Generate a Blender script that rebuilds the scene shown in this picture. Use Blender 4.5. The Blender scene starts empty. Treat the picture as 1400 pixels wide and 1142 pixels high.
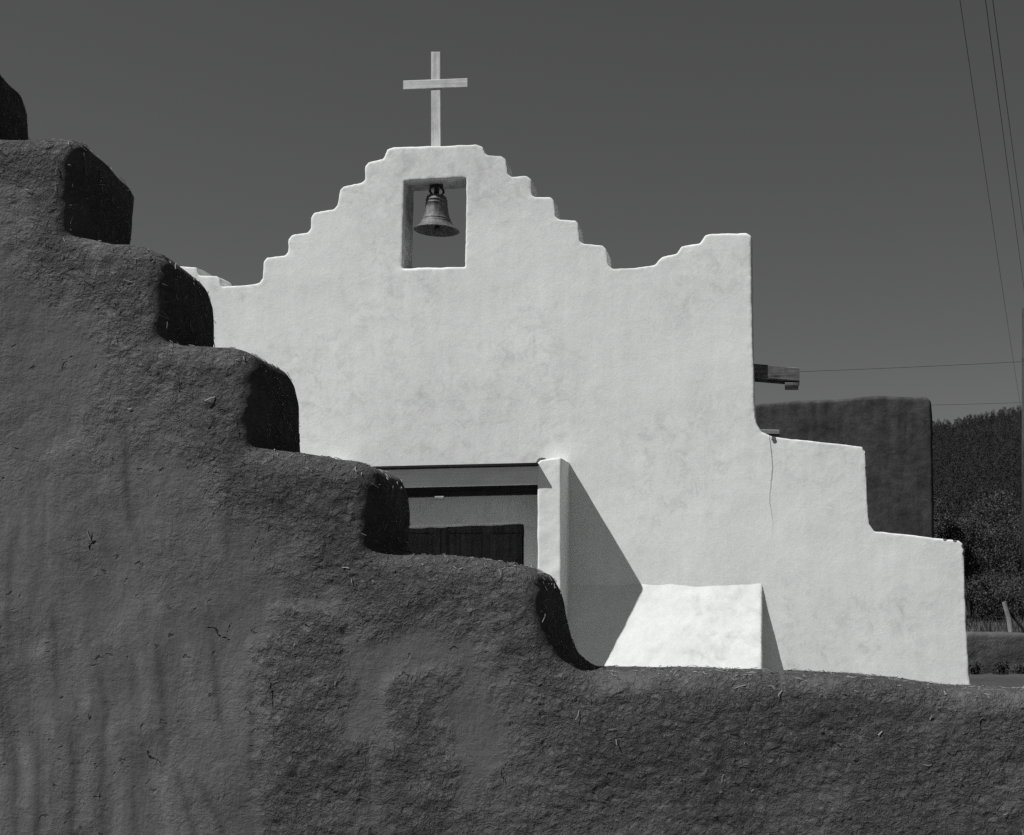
import bpy, math, random
import numpy as np
from mathutils import Vector

# ------------------------------------------------------------------ camera, sky, sun, exposure
sc = bpy.context.scene
COL = sc.collection
F, PX, PY, EYE = 1750.0, 1075.0, 800.0, 1.6       # focal length and vanishing point in photo pixels, eye height
cam_d = bpy.data.cameras.new("camera")
cam = bpy.data.objects.new("camera", cam_d)
COL.objects.link(cam)
cam.location = (0, 0, EYE)
cam.rotation_euler = (math.radians(90), 0, 0)
cam_d.sensor_width = 36
cam_d.sensor_fit = 'HORIZONTAL'
cam_d.lens = 36 * F / 1400
cam_d.shift_x = (700 - PX) / 1400
cam_d.shift_y = (PY - 571) / 1400
cam_d.clip_start = 0.1
cam_d.clip_end = 5000
sc.camera = cam

SUN = Vector((0.83, 0.52, -1.40)).normalized()    # the way the light travels
sun_d = bpy.data.lights.new("sun", 'SUN')
sun_d.energy = 4.5
sun_d.angle = math.radians(0.5)
sun_d.color = (1.0, 1.0, 0.995)
sun = bpy.data.objects.new("sun", sun_d)
COL.objects.link(sun)
sun.rotation_euler = SUN.to_track_quat('-Z', 'Y').to_euler()
sun.location = (-8, -5, 16)

world = bpy.data.worlds.new("World")
sc.world = world
world.use_nodes = True
wn, wl = world.node_tree.nodes, world.node_tree.links
wn.clear()
sky = wn.new('ShaderNodeTexSky')
sky.sky_type = 'NISHITA'
sky.sun_disc = False
sky.sun_elevation = math.asin(-SUN.z)
sky.sun_rotation = math.atan2(-SUN.x, -SUN.y)
sky.altitude = 2200
sky.air_density = 1.0
sky.dust_density = 0.6
sep = wn.new('ShaderNodeSeparateColor')            # black-and-white film behind a red filter
cmb = wn.new('ShaderNodeCombineColor')
bg = wn.new('ShaderNodeBackground')
bg.inputs['Strength'].default_value = 0.075
wo = wn.new('ShaderNodeOutputWorld')
wl.new(sky.outputs['Color'], sep.inputs['Color'])
pw = wn.new('ShaderNodeMath'); pw.operation = 'POWER'; pw.inputs[1].default_value = 0.66
wl.new(sep.outputs['Red'], pw.inputs[0])
for ch, k in (('Red', 0.74), ('Green', 0.75), ('Blue', 0.746)):
    m = wn.new('ShaderNodeMath'); m.operation = 'MULTIPLY'; m.inputs[1].default_value = k
    wl.new(pw.outputs[0], m.inputs[0]); wl.new(m.outputs[0], cmb.inputs[ch])
wl.new(cmb.outputs['Color'], bg.inputs['Color'])
wl.new(bg.outputs['Background'], wo.inputs['Surface'])

sc.view_settings.view_transform = 'Standard'
sc.view_settings.look = 'None'
sc.view_settings.gamma = 1
sc.view_settings.use_curve_mapping = False
sc.view_settings.exposure = 0.38
sc.cycles.sample_clamp_indirect = 1.5
sc.cycles.use_denoising = False                    # keep the plaster's fine grain

rng = np.random.default_rng(7)
random.seed(7)

# ------------------------------------------------------------------ helpers
def wx(px, D): return (px - PX) * D / F
def wz(py, D): return EYE + (PY - py) * D / F
def pt(px, py, D): return (wx(px, D), D, wz(py, D))

def tag(o, label=None, cat=None, group=None, kind=None):
    if label: o['label'] = label
    if cat: o['category'] = cat
    if group: o['group'] = group
    if kind: o['kind'] = kind
    return o

def empty(name, loc):
    o = bpy.data.objects.new(name, None)
    COL.objects.link(o)
    o.location = loc
    o.empty_display_size = 0.3
    return o

_lat = np.random.default_rng(11).random((48, 48, 48)).astype(np.float32) * 2 - 1
def vnoise(p, freq, seed=0):
    q = p * freq + np.array([seed * 7.31, seed * 3.77, seed * 5.13])
    i = np.floor(q).astype(np.int64)
    f = q - i
    f = f * f * f * (f * (f * 6 - 15) + 10)
    out = np.zeros(len(p))
    for dx in (0, 1):
        for dy in (0, 1):
            for dz in (0, 1):
                w = (f[:, 0] if dx else 1 - f[:, 0]) * (f[:, 1] if dy else 1 - f[:, 1]) * (f[:, 2] if dz else 1 - f[:, 2])
                out += w * _lat[(i[:, 0] + dx) % 48, (i[:, 1] + dy) % 48, (i[:, 2] + dz) % 48]
    return out
def fbm(p, freq, octv=4, seed=0, gain=0.5):
    s, a, n = 0, 1, 0
    for k in range(octv):
        s = s + a * vnoise(p, freq * 2.03 ** k, seed + k * 13); n += a; a *= gain
    return s / n
def sstep(a, b, x):
    t = np.clip((x - a) / (b - a), 0, 1)
    return t * t * (3 - 2 * t)

def poly_sdf(poly, X, Z):
    """signed distance (negative inside) to a closed polygon, on a grid"""
    P = np.asarray(poly, float)
    d = np.full(X.shape, 1e9)
    inside = np.zeros(X.shape, bool)
    for k in range(len(P)):
        a, b = P[k], P[(k + 1) % len(P)]
        e = b - a
        wxx, wzz = X - a[0], Z - a[1]
        t = np.clip((wxx * e[0] + wzz * e[1]) / max(e @ e, 1e-12), 0, 1)
        d = np.minimum(d, (wxx - t * e[0]) ** 2 + (wzz - t * e[1]) ** 2)
        c = (a[1] > Z) != (b[1] > Z)
        if abs(e[1]) > 1e-9:
            inside ^= c & (X < a[0] + (Z - a[1]) * e[0] / e[1])
    d = np.sqrt(d)
    return np.where(inside, -d, d)

def blur2(a, sig):
    r = max(1, int(3 * sig))
    k = np.exp(-0.5 * (np.arange(-r, r + 1) / sig) ** 2); k /= k.sum()
    for ax in (0, 1):
        pad = [(0, 0), (0, 0)]; pad[ax] = (r, r)
        b = np.pad(a, pad, mode='edge')
        a = sum(k[j] * np.take(b, np.arange(j, j + a.shape[ax]), axis=ax) for j in range(2 * r + 1))
    return a

def surface_net(f, org, h):
    """quads of the zero level of a sampled field"""
    s = f < 0
    nx, ny, nz = f.shape
    c = np.zeros((nx - 1, ny - 1, nz - 1), np.uint8)
    for dx in (0, 1):
        for dy in (0, 1):
            for dz in (0, 1):
                c += s[dx:nx - 1 + dx, dy:ny - 1 + dy, dz:nz - 1 + dz]
    act = (c > 0) & (c < 8)
    idx = np.argwhere(act)
    vid = np.full(act.shape, -1, np.int64)
    vid[act] = np.arange(len(idx))
    acc = np.zeros((len(idx), 3)); cnt = np.zeros(len(idx))
    corners = [(dx, dy, dz) for dx in (0, 1) for dy in (0, 1) for dz in (0, 1)]
    val = {o: f[idx[:, 0] + o[0], idx[:, 1] + o[1], idx[:, 2] + o[2]] for o in corners}
    for o in corners:
        for ax in range(3):
            if o[ax] == 0:
                o2 = list(o); o2[ax] = 1; o2 = tuple(o2)
                a, b = val[o], val[o2]
                m = (a < 0) != (b < 0)
                t = np.where(m, a / np.where(m, a - b, 1), 0)
                p = np.tile(np.array(o, float), (len(idx), 1)); p[:, ax] += t
                acc[m] += p[m]; cnt[m] += 1
    v = (idx + acc / cnt[:, None]) * h + np.asarray(org)
    quads = []
    for ax in range(3):
        u, w = [(1, 2), (2, 0), (0, 1)][ax]
        sl0 = [slice(None)] * 3; sl1 = [slice(None)] * 3
        sl0[ax] = slice(0, -1); sl1[ax] = slice(1, None)
        a, b = s[tuple(sl0)], s[tuple(sl1)]
        e = np.argwhere(a != b)
        e = e[(e[:, u] > 0) & (e[:, w] > 0) & (e[:, u] < f.shape[u] - 1) & (e[:, w] < f.shape[w] - 1)]
        def cell(du, dw):
            q = e.copy(); q[:, u] -= du; q[:, w] -= dw
            return vid[q[:, 0], q[:, 1], q[:, 2]]
        q = np.stack([cell(1, 1), cell(0, 1), cell(0, 0), cell(1, 0)], 1)
        flip = ~a[tuple(e.T)]
        q[flip] = q[flip][:, ::-1]
        quads.append(q)
    return v, np.concatenate(quads)

def vnormals(v, q):
    n = np.cross(v[q[:, 2]] - v[q[:, 0]], v[q[:, 3]] - v[q[:, 1]])
    out = np.zeros_like(v)
    for k in range(4):
        for ax in range(3):
            out[:, ax] += np.bincount(q[:, k], n[:, ax], len(v))
    return out / np.maximum(np.linalg.norm(out, axis=1, keepdims=True), 1e-12)

def mesh_np(name, v, faces, mat, parent=None, loc=None, smooth=True, attrs=None, world=True):
    """link one mesh object; v in world coordinates, origin at loc (or the parent's place)"""
    v = np.asarray(v, float)
    faces = np.asarray(faces)
    base = Vector((0, 0, 0))
    if parent is not None:
        b = parent
        while b is not None:
            base = base + b.location; b = b.parent
    elif loc is not None:
        base = Vector(loc)
    me = bpy.data.meshes.new(name)
    k = faces.shape[1]
    me.vertices.add(len(v)); me.vertices.foreach_set('co', (v - np.array(base)).astype(np.float32).ravel())
    me.loops.add(faces.size); me.loops.foreach_set('vertex_index', faces.astype(np.int32).ravel())
    me.polygons.add(len(faces))
    me.polygons.foreach_set('loop_start', np.arange(0, faces.size, k, dtype=np.int32))
    me.polygons.foreach_set('loop_total', np.full(len(faces), k, np.int32))
    me.polygons.foreach_set('use_smooth', np.full(len(faces), smooth))
    me.update(calc_edges=True)
    me.validate()
    for an, av in (attrs or {}).items():
        at = me.attributes.new(an, 'FLOAT', 'POINT')
        at.data.foreach_set('value', np.asarray(av, np.float32))
    me.materials.append(mat)
    o = bpy.data.objects.new(name, me)
    COL.objects.link(o)
    if parent is not None: o.parent = parent
    elif loc is not None: o.location = base
    return o

class MB:
    """collects simple solids into one mesh (world coordinates)"""
    def __init__(s): s.v = []; s.f = []
    def box(s, x0, x1, y0, y1, z0, z1, zt=0.0, bev=0.0):
        """box; zt raises its right end, bev chamfers its long edges"""
        b = bev
        ring = [(y0 + b, z0), (y1 - b, z0), (y1, z0 + b), (y1, z1 - b), (y1 - b, z1), (y0 + b, z1), (y0, z1 - b), (y0, z0 + b)] if b else \
               [(y0, z0), (y1, z0), (y1, z1), (y0, z1)]
        n = len(ring); k = len(s.v)
        for x, dz in ((x0, 0), (x1, zt)):
            for y, z in ring: s.v.append((x, y, z + dz))
        for i in range(n):
            j = (i + 1) % n
            s.f.append((k + i, k + n + i, k + n + j, k + j))
        s.f.append(tuple(k + i for i in range(n)))
        s.f.append(tuple(k + n + n - 1 - i for i in range(n)))
        return s
    def tube(s, pts, r, n=8, r1=None, cap=True):
        pts = [Vector(p) for p in pts]; k = len(s.v); m = len(pts)
        for i, p in enumerate(pts):
            d = (pts[min(i + 1, m - 1)] - pts[max(i - 1, 0)]).normalized()
            a = d.cross(Vector((0.31, 0.17, 1)) if abs(d.z) < 0.9 else Vector((1, 0.2, 0))).normalized(); b = d.cross(a)
            rr = r if r1 is None else r + (r1 - r) * i / (m - 1)
            for j in range(n):
                t = 2 * math.pi * j / n
                s.v.append(tuple(p + a * rr * math.cos(t) + b * rr * math.sin(t)))
        for i in range(m - 1):
            for j in range(n):
                j2 = (j + 1) % n
                s.f.append((k + i * n + j, k + i * n + j2, k + (i + 1) * n + j2, k + (i + 1) * n + j))
        if cap:
            s.f.append(tuple(k + n - 1 - j for j in range(n)))
            s.f.append(tuple(k + (m - 1) * n + j for j in range(n)))
        return s
    def lathe(s, prof, c, n=48):
        k = len(s.v); m = len(prof)
        for r, z in prof:
            for j in range(n):
                t = 2 * math.pi * j / n
                s.v.append((c[0] + r * math.cos(t), c[1] + r * math.sin(t), c[2] + z))
        for i in range(m - 1):
            for j in range(n):
                j2 = (j + 1) % n
                s.f.append((k + i * n + j, k + i * n + j2, k + (i + 1) * n + j2, k + (i + 1) * n + j))
        return s
    def build(s, name, mat, parent=None, loc=None, smooth=False):
        base = Vector((0, 0, 0))
        b = parent
        while b is not None: base = base + b.location; b = b.parent
        if parent is None and loc is not None: base = Vector(loc)
        me = bpy.data.meshes.new(name)
        me.from_pydata([tuple(Vector(p) - base) for p in s.v], [], s.f)
        me.validate(); me.update()
        for p in me.polygons: p.use_smooth = smooth
        me.materials.append(mat)
        o = bpy.data.objects.new(name, me)
        COL.objects.link(o)
        if parent is not None: o.parent = parent
        else: o.location = base
        return o

# ------------------------------------------------------------------ materials
class NT:
    def __init__(s, name, rough=0.9, spec=0.15):
        s.m = bpy.data.materials.new(name); s.m.use_nodes = True
        s.n, s.l = s.m.node_tree.nodes, s.m.node_tree.links
        s.b = s.n['Principled BSDF']
        s.b.inputs['Roughness'].default_value = rough
        s.b.inputs['Specular IOR Level'].default_value = spec
        s.co = s.n.new('ShaderNodeTexCoord').outputs['Object']
    def put(s, sock, v):
        if hasattr(v, 'is_output') or isinstance(v, bpy.types.NodeSocket): s.l.new(v, sock)
        else: sock.default_value = v
    def math(s, op, a, b=0.0, c=0.0, clamp=False):
        m = s.n.new('ShaderNodeMath'); m.operation = op; m.use_clamp = clamp
        s.put(m.inputs[0], a); s.put(m.inputs[1], b); s.put(m.inputs[2], c)
        return m.outputs[0]
    def map(s, scale=(1, 1, 1), loc=(0, 0, 0), rot=(0, 0, 0), src=None):
        m = s.n.new('ShaderNodeMapping')
        s.l.new(src or s.co, m.inputs['Vector'])
        m.inputs['Scale'].default_value = scale; m.inputs['Location'].default_value = loc; m.inputs['Rotation'].default_value = rot
        return m.outputs[0]
    def noise(s, scale, detail=4, rough=0.5, dist=0.0, vec=None):
        t = s.n.new('ShaderNodeTexNoise')
        s.l.new(vec or s.co, t.inputs['Vector'])
        t.inputs['Scale'].default_value = scale; t.inputs['Detail'].default_value = detail
        t.inputs['Roughness'].default_value = rough; t.inputs['Distortion'].default_value = dist
        return t.outputs[0]
    def voro(s, scale, feature='F1', vec=None, rnd=1.0, out='Distance'):
        t = s.n.new('ShaderNodeTexVoronoi'); t.feature = feature
        s.l.new(vec or s.co, t.inputs['Vector'])
        t.inputs['Scale'].default_value = scale; t.inputs['Randomness'].default_value = rnd
        return t.outputs[out]
    def warp(s, amt, scale, vec=None, detail=3):
        t = s.n.new('ShaderNodeTexNoise'); s.l.new(vec or s.co, t.inputs['Vector'])
        t.inputs['Scale'].default_value = scale; t.inputs['Detail'].default_value = detail
        a = s.n.new('ShaderNodeVectorMath'); a.operation = 'MULTIPLY_ADD'
        s.l.new(t.outputs['Color'], a.inputs[0]); a.inputs[1].default_value = (amt,) * 3
        s.l.new(vec or s.co, a.inputs[2])
        return a.outputs[0]
    def rng(s, v, a, b, c=0.0, d=1.0, smooth=True):
        t = s.n.new('ShaderNodeMapRange'); t.interpolation_type = 'SMOOTHSTEP' if smooth else 'LINEAR'
        s.put(t.inputs[0], v)
        for i, k in enumerate((a, b, c, d)): t.inputs[1 + i].default_value = k
        return t.outputs[0]
    def attr(s, name):
        a = s.n.new('ShaderNodeAttribute'); a.attribute_name = name
        return a.outputs['Fac']
    def xyz(s):
        t = s.n.new('ShaderNodeSeparateXYZ'); s.l.new(s.co, t.inputs[0]); return t.outputs
    def grey(s, v):
        """a value to a barely cool grey, like the print's tone"""
        c = s.n.new('ShaderNodeCombineColor')
        s.l.new(s.math('MULTIPLY', v, 0.985), c.inputs[0]); s.l.new(v, c.inputs[1]); s.l.new(s.math('MULTIPLY', v, 0.99), c.inputs[2])
        s.l.new(c.outputs[0], s.b.inputs['Base Color'])
    def bump(s, h, dist, strength=1.0):
        b = s.n.new('ShaderNodeBump'); b.inputs['Strength'].default_value = strength; b.inputs['Distance'].default_value = dist
        s.l.new(h, b.inputs['Height']); s.l.new(b.outputs[0], s.b.inputs['Normal'])

def mat_mud():
    s = NT('mud_plaster', 0.95, 0.08)
    rough = s.attr('rough')
    smooth = s.math('SUBTRACT', 1.0, rough, clamp=True)
    w1 = s.warp(0.05, 9, detail=4)
    # rain streaks run down the washed part
    wv = s.warp(0.34, 1.6, detail=5)
    st = s.rng(s.noise(1.0, 5, 0.6, 0.3, s.map((13, 13, 0.75), src=wv)), 0.36, 0.66, -1, 1)
    st2 = s.rng(s.noise(1.0, 4, 0.6, 0.0, s.map((34, 34, 1.6), src=wv)), 0.4, 0.66, -1, 1)
    big = s.rng(s.noise(1.6, 4, 0.55), 0.3, 0.7, -1, 1)
    fine = s.rng(s.noise(60, 6, 0.7), 0.3, 0.7, -1, 1)
    col = s.math('ADD', 0.108, s.math('MULTIPLY', big, 0.012))
    sm = s.math('ADD', s.math('MULTIPLY', st, 0.014), s.math('MULTIPLY', st2, 0.009))
    col = s.math('ADD', col, s.math('MULTIPLY', sm, s.math('MULTIPLY', smooth, s.attr('wash'))))
    col = s.math('ADD', col, s.math('MULTIPLY', fine, 0.005))
    col = s.math('ADD', col, s.math('MULTIPLY', s.attr('wash'), 0.010))
    # bits of chaff
    ch = s.voro(85, 'F1', s.map((1, 1, 0.45), rot=(0, 0.5, 0)))
    chm = s.math('MULTIPLY', s.rng(ch, 0.16, 0.08), s.rng(s.noise(17, 2), 0.57, 0.66))
    col = s.math('ADD', col, s.math('MULTIPLY', chm, 0.07))
    # dark pocks
    pk = s.voro(19, 'F1', s.warp(0.09, 26, detail=6))
    pkm = s.math('MULTIPLY', s.rng(pk, 0.20, 0.08), s.rng(s.noise(9, 2), 0.5, 0.56))
    # shrinkage cracks, and the channels cut by rain
    crm = s.math('MULTIPLY', s.rng(s.math('ADD', s.attr('crack'), s.math('MULTIPLY', s.noise(70, 3), 0.004)), 0.0062, 0.0026), s.rng(s.noise(16, 3), 0.36, 0.5))
    col = s.math('MULTIPLY', col, s.math('ADD', 1.0, s.math('MULTIPLY', s.attr('runs'), s.rng(s.noise(1, 4, 0.6, 0.0, s.map((30, 30, 3))), 0.2, 0.6, 0.5, 1.0))))
    dk = s.math('MAXIMUM', s.math('MULTIPLY', pkm, 0.42), crm)
    col = s.math('MULTIPLY', col, s.math('SUBTRACT', 1.0, s.math('MULTIPLY', dk, 0.6)))
    s.grey(col)
    # relief
    w2 = s.warp(0.035, 26, detail=5)
    lump = s.noise(27, 9, 0.62, 0.5, w2)
    worm = s.math('ABSOLUTE', s.math('SUBTRACT', s.noise(30, 7, 0.58, 0.6, s.map((1, 1, 1.5), rot=(0, 0.35, 0), src=w2)), 0.5))
    worm = s.math('MINIMUM', s.math('MULTIPLY', worm, 5.0), 0.55)
    worm2 = s.math('ABSOLUTE', s.math('SUBTRACT', s.noise(22, 7, 0.58, 0.8, s.map((1.5, 1, 1), rot=(0, -0.5, 0), src=w2)), 0.5))
    worm2 = s.math('MINIMUM', s.math('MULTIPLY', worm2, 5.0), 0.5)
    patch = s.rng(s.noise(3.2, 4, 0.6), 0.36, 0.64, 0.3, 1.15)
    hr = s.math('ADD', s.math('MULTIPLY', lump, 0.8), s.math('MULTIPLY', worm, 0.75))
    hr = s.math('ADD', hr, s.math('MULTIPLY', worm2, 0.6))
    clump = s.noise(12, 6, 0.55, 0.6, s.warp(0.08, 11, detail=4))
    hr = s.math('ADD', hr, s.math('MULTIPLY', clump, 0.9))
    pit = s.voro(24, 'SMOOTH_F1', s.warp(0.07, 20, detail=5))
    hr = s.math('ADD', hr, s.math('MULTIPLY', s.rng(pit, 0.05, 0.42), 0.55))
    hr = s.math('MULTIPLY', hr, patch)
    hs = s.math('ADD', s.math('MULTIPLY', s.noise(9, 6, 0.6), 0.32), s.math('MULTIPLY', s.noise(85, 6, 0.75), 0.085))
    hs = s.math('ADD', hs, s.math('MULTIPLY', st, 0.02))
    h = s.math('ADD', s.math('MULTIPLY', hr, rough), hs)
    h = s.math('SUBTRACT', h, s.math('MULTIPLY', dk, 0.5))
    h = s.math('ADD', h, s.math('MULTIPLY', chm, 0.12))
    s.bump(h, 0.021)
    return s.m

def mat_whitewash(crack=False, base=0.74):
    s = NT('whitewash' if not crack else 'whitewash_cracked', 0.85, 0.2)
    big = s.rng(s.noise(0.9, 4, 0.6), 0.3, 0.7, -1, 1)
    mid = s.rng(s.noise(4.5, 6, 0.65, 0.6), 0.3, 0.7, -1, 1)
    fine = s.rng(s.noise(26, 6, 0.7), 0.3, 0.7, -1, 1)
    run = s.rng(s.noise(1.0, 5, 0.65, 0.2, s.map((7, 7, 0.6))), 0.35, 0.7, -1, 1)
    v = s.math('ADD', base, s.math('MULTIPLY', big, 0.016))
    v = s.math('ADD', v, s.math('MULTIPLY', mid, 0.017))
    v = s.math('ADD', v, s.math('MULTIPLY', fine, 0.026))
    v = s.math('ADD', v, s.math('MULTIPLY', run, 0.020))
    # grey weather stains, thickest on the gable
    stn = s.math('MULTIPLY', s.rng(s.noise(5.5, 7, 0.72, 0.8), 0.45, 0.72), s.rng(s.noise(0.8, 3), 0.38, 0.58))
    v = s.math('SUBTRACT', v, s.math('MULTIPLY', stn, 0.15))
    h = s.math('ADD', s.math('MULTIPLY', s.noise(6, 6, 0.6, 0.5), 0.55), s.math('MULTIPLY', s.noise(45, 6, 0.65), 0.22))
    if crack:
        dirt = s.math('MULTIPLY', s.attr('gable_dark'), s.rng(s.noise(9, 6, 0.7), 0.3, 0.6))  # gable grime, plus the darker inside of the bell opening
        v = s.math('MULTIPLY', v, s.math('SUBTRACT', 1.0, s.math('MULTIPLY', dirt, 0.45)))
        chip = s.math('MULTIPLY', s.attr('chip'), s.rng(s.noise(30, 4, 0.7), 0.36, 0.46))
        chip = s.rng(chip, 0.3, 0.42)
        v = s.math('MULTIPLY', v, s.math('SUBTRACT', 1.0, s.math('MULTIPLY', chip, 0.88)))
        h = s.math('SUBTRACT', h, s.math('MULTIPLY', chip, 1.2))
        x, y, z = s.xyz()
        # hairline crack down the join with the stepped buttress
        wob = s.math('ADD', s.math('MULTIPLY', s.math('SINE', s.math('MULTIPLY', z, 9.0)), 0.016), s.math('MULTIPLY', s.noise(6, 5), 0.05))
        d = s.math('ABSOLUTE', s.math('SUBTRACT', s.math('SUBTRACT', x, (1054.5 - 595) * 14.7 / F - 0.025), wob))
        top = s.rng(z, wz(760, 14.7), wz(640, 14.7))
        ck = s.math('MULTIPLY', s.rng(d, 0.0085, 0.003), top)
        ck = s.math('MULTIPLY', ck, s.math('LESS_THAN', y, -3.9))
        v = s.math('MULTIPLY', v, s.math('SUBTRACT', 1.0, s.math('MULTIPLY', ck, 0.6)))
    s.grey(v)
    s.bump(h, 0.0055)
    return s.m

def mat_adobe(name, base, var=0.012, bump=0.02, scale=18):
    s = NT(name, 0.95, 0.08)
    a = s.rng(s.noise(1.3, 5, 0.6), 0.3, 0.7, -1, 1)
    b = s.rng(s.noise(6, 6, 0.65, 0.5), 0.3, 0.7, -1, 1)
    c = s.rng(s.noise(1, 5, 0.6, 0.2, s.map((4, 4, 0.5))), 0.35, 0.7, -1, 1)
    v = s.math('ADD', base, s.math('MULTIPLY', a, var))
    v = s.math('ADD', v, s.math('MULTIPLY', b, var * 0.8))
    v = s.math('ADD', v, s.math('MULTIPLY', c, var * 0.8))
    s.grey(v)
    s.bump(s.math('ADD', s.noise(scale, 8, 0.65, 0.6), s.math('MULTIPLY', s.noise(3, 3), 1.5)), bump)
    return s.m

def mat_wood(name, base, var, axis='z', scale=1.0, bump=0.004):
    s = NT(name, 0.9, 0.06)
    k = {'x': (1.2, 26, 26), 'z': (26, 26, 1.2), 'y': (26, 1.2, 26)}[axis]
    g = s.noise(scale, 6, 0.65, 0.3, s.map(k))
    g2 = s.noise(6 * scale, 5, 0.7)
    v = s.math('ADD', base, s.math('MULTIPLY', s.rng(g, 0.3, 0.7, -1, 1), var))
    v = s.math('ADD', v, s.math('MULTIPLY', s.rng(g2, 0.3, 0.7, -1, 1), var * 0.7))
    s.grey(v)
    s.bump(g, bump)
    return s.m

def mat_plain(name, base, var=0.01, scale=20, rough=0.9, spec=0.1, metal=0.0, bump=0.0):
    s = NT(name, rough, spec)
    v = s.math('ADD', base, s.math('MULTIPLY', s.rng(s.noise(scale, 6, 0.65), 0.3, 0.7, -1, 1), var))
    s.grey(v)
    s.b.inputs['Metallic'].default_value = metal
    if bump: s.bump(s.noise(scale, 6, 0.65), bump)
    return s.m

def mat_ground():
    s = NT('dirt', 0.97, 0.05)
    a = s.rng(s.noise(0.5, 6, 0.6), 0.3, 0.7, -1, 1)
    b = s.rng(s.noise(9, 6, 0.7), 0.3, 0.7, -1, 1)
    v = s.math('ADD', 0.062, s.math('MULTIPLY', a, 0.012))
    v = s.math('ADD', v, s.math('MULTIPLY', b, 0.011))
    s.grey(v)
    s.bump(s.math('ADD', s.noise(14, 8, 0.7), s.math('MULTIPLY', s.noise(2, 4), 2)), 0.03)
    return s.m

def mat_leaf(name, base, var, trans=0.0):
    s = NT(name, 0.8, 0.15)
    v = s.math('ADD', base, s.math('MULTIPLY', s.attr('tone'), var))
    s.grey(v)
    return s.m

def mat_bronze():
    s = NT('weathered_bronze', 0.62, 0.4)
    n = s.rng(s.noise(22, 6, 0.7, 0.4), 0.3, 0.7, -1, 1)
    n2 = s.rng(s.noise(1, 4, 0.6, 0.2, s.map((40, 40, 5))), 0.35, 0.7, -1, 1)
    v = s.math('ADD', 0.105, s.math('MULTIPLY', n, 0.04))
    v = s.math('ADD', v, s.math('MULTIPLY', n2, 0.03))
    s.grey(v)
    s.b.inputs['Metallic'].default_value = 0.1
    s.bump(s.noise(55, 5, 0.6), 0.003)
    return s.m

M = dict(mud=mat_mud(), white=mat_whitewash(), cracked=mat_whitewash(True),
         ground=mat_ground(), bounce=mat_adobe('pale_bounce_earth', 0.20, 0.02, 0.01, 30), house=mat_adobe('dark_adobe', 0.057, 0.012, 0.012, 14),
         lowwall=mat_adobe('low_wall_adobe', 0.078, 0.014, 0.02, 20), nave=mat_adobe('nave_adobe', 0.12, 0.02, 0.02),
         cross=mat_wood('weathered_painted_wood', 0.52, 0.10, 'z', 1.0), arm=mat_wood('weathered_painted_board', 0.52, 0.10, 'x', 1.0),
         spout=mat_wood('grey_spout_wood', 0.095, 0.045, 'x', 1.0, 0.008), plank=mat_wood('pale_plank_wood', 0.22, 0.05, 'x'),
         darkwood=mat_wood('dark_wood', 0.022, 0.006, 'x'), door=mat_wood('dark_door_wood', 0.055, 0.016, 'z', 1.0),
         beam=mat_wood('painted_beam', 0.68, 0.05, 'x'), bronze=mat_bronze(), iron=mat_plain('iron', 0.03, 0.01, 30, 0.6, 0.3),
         post=mat_wood('post_wood', 0.22, 0.05, 'z'), pole=mat_wood('pole_wood', 0.045, 0.012, 'z'),
         wire=mat_plain('wire', 0.03, 0.003, 5, 0.6), straw=mat_plain('straw', 0.22, 0.11, 9, 0.8),
         forest=mat_leaf('forest_foliage', 0.030, 0.007), shrub=mat_leaf('shrub_foliage', 0.05, 0.016),
         bark=mat_plain('bark', 0.05, 0.015, 12, 0.95), hill=mat_plain('hill_soil', 0.03, 0.012, 0.05),
         weed=mat_leaf('weed_leaves', 0.035, 0.02))

# ------------------------------------------------------------------ ground and hill (setting)
def ground_z(x, y):
    bank = sstep(23.6, 42, y) * 1.35 * sstep(-8, 3, x)
    return bank + 0.03 * np.sin(x * 0.7 + 1.3) * np.sin(y * 0.45)
def ridge(x):
    return 60.5 + 0.125 * (x - wx(1275, 520)) + 5 * np.sin(x * 0.021) + 2.2 * np.sin(x * 0.06 + 1)
def hill_z(x, y):
    t = np.clip((y - 120) / 400.0, 0, 1)
    up = t ** 1.15 * ridge(x)
    return np.where(y > 520, ridge(x) - (y - 520) * 0.12, up) + 1.3

def grid_sheet(xs, ys, zf):
    X, Y = np.meshgrid(xs, ys, indexing='ij')
    Z = zf(X, Y)
    v = np.stack([X, Y, Z], -1).reshape(-1, 3)
    i = np.arange(len(xs) - 1)[:, None] * len(ys) + np.arange(len(ys) - 1)[None]
    i = i.ravel()
    return v, np.stack([i, i + len(ys), i + len(ys) + 1, i + 1], 1)

gx = np.concatenate([[-1600, -600, -200, -80], np.arange(-40, 41, 0.8), [80, 200, 600, 1600]])
gy = np.concatenate([[-600, -200, -60, -20], np.arange(-8, 48, 0.8), [60, 90, 160, 400, 900]])
v, q = grid_sheet(gx, gy, lambda x, y: ground_z(x, y))
tag(mesh_np('ground', v, q, M['ground']), kind='structure')
cx_, cy_ = np.arange(-9.5, 1.01, 0.5), np.arange(5.5, 14.9, 0.5)  # unseen pale ground, added to bounce light into the facade's shade
v, q = grid_sheet(cx_, cy_, lambda x, y: 0.045 + 0.008 * np.sin(x * 2.1) * np.sin(y * 1.7))
tag(mesh_np('bounce_ground', v, q, M['bounce']), kind='structure')
hx = np.linspace(-700, 900, 161); hy = np.concatenate([np.linspace(110, 520, 60), np.linspace(540, 900, 10)])
v, q = grid_sheet(hx, hy, lambda x, y: np.maximum(hill_z(x, y), 0.2) - 0.0)
v[:, 2] = np.where(v[:, 1] < 119, -0.5, v[:, 2])
tag(mesh_np('hill', v, q, M['hill']), kind='structure')

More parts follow.
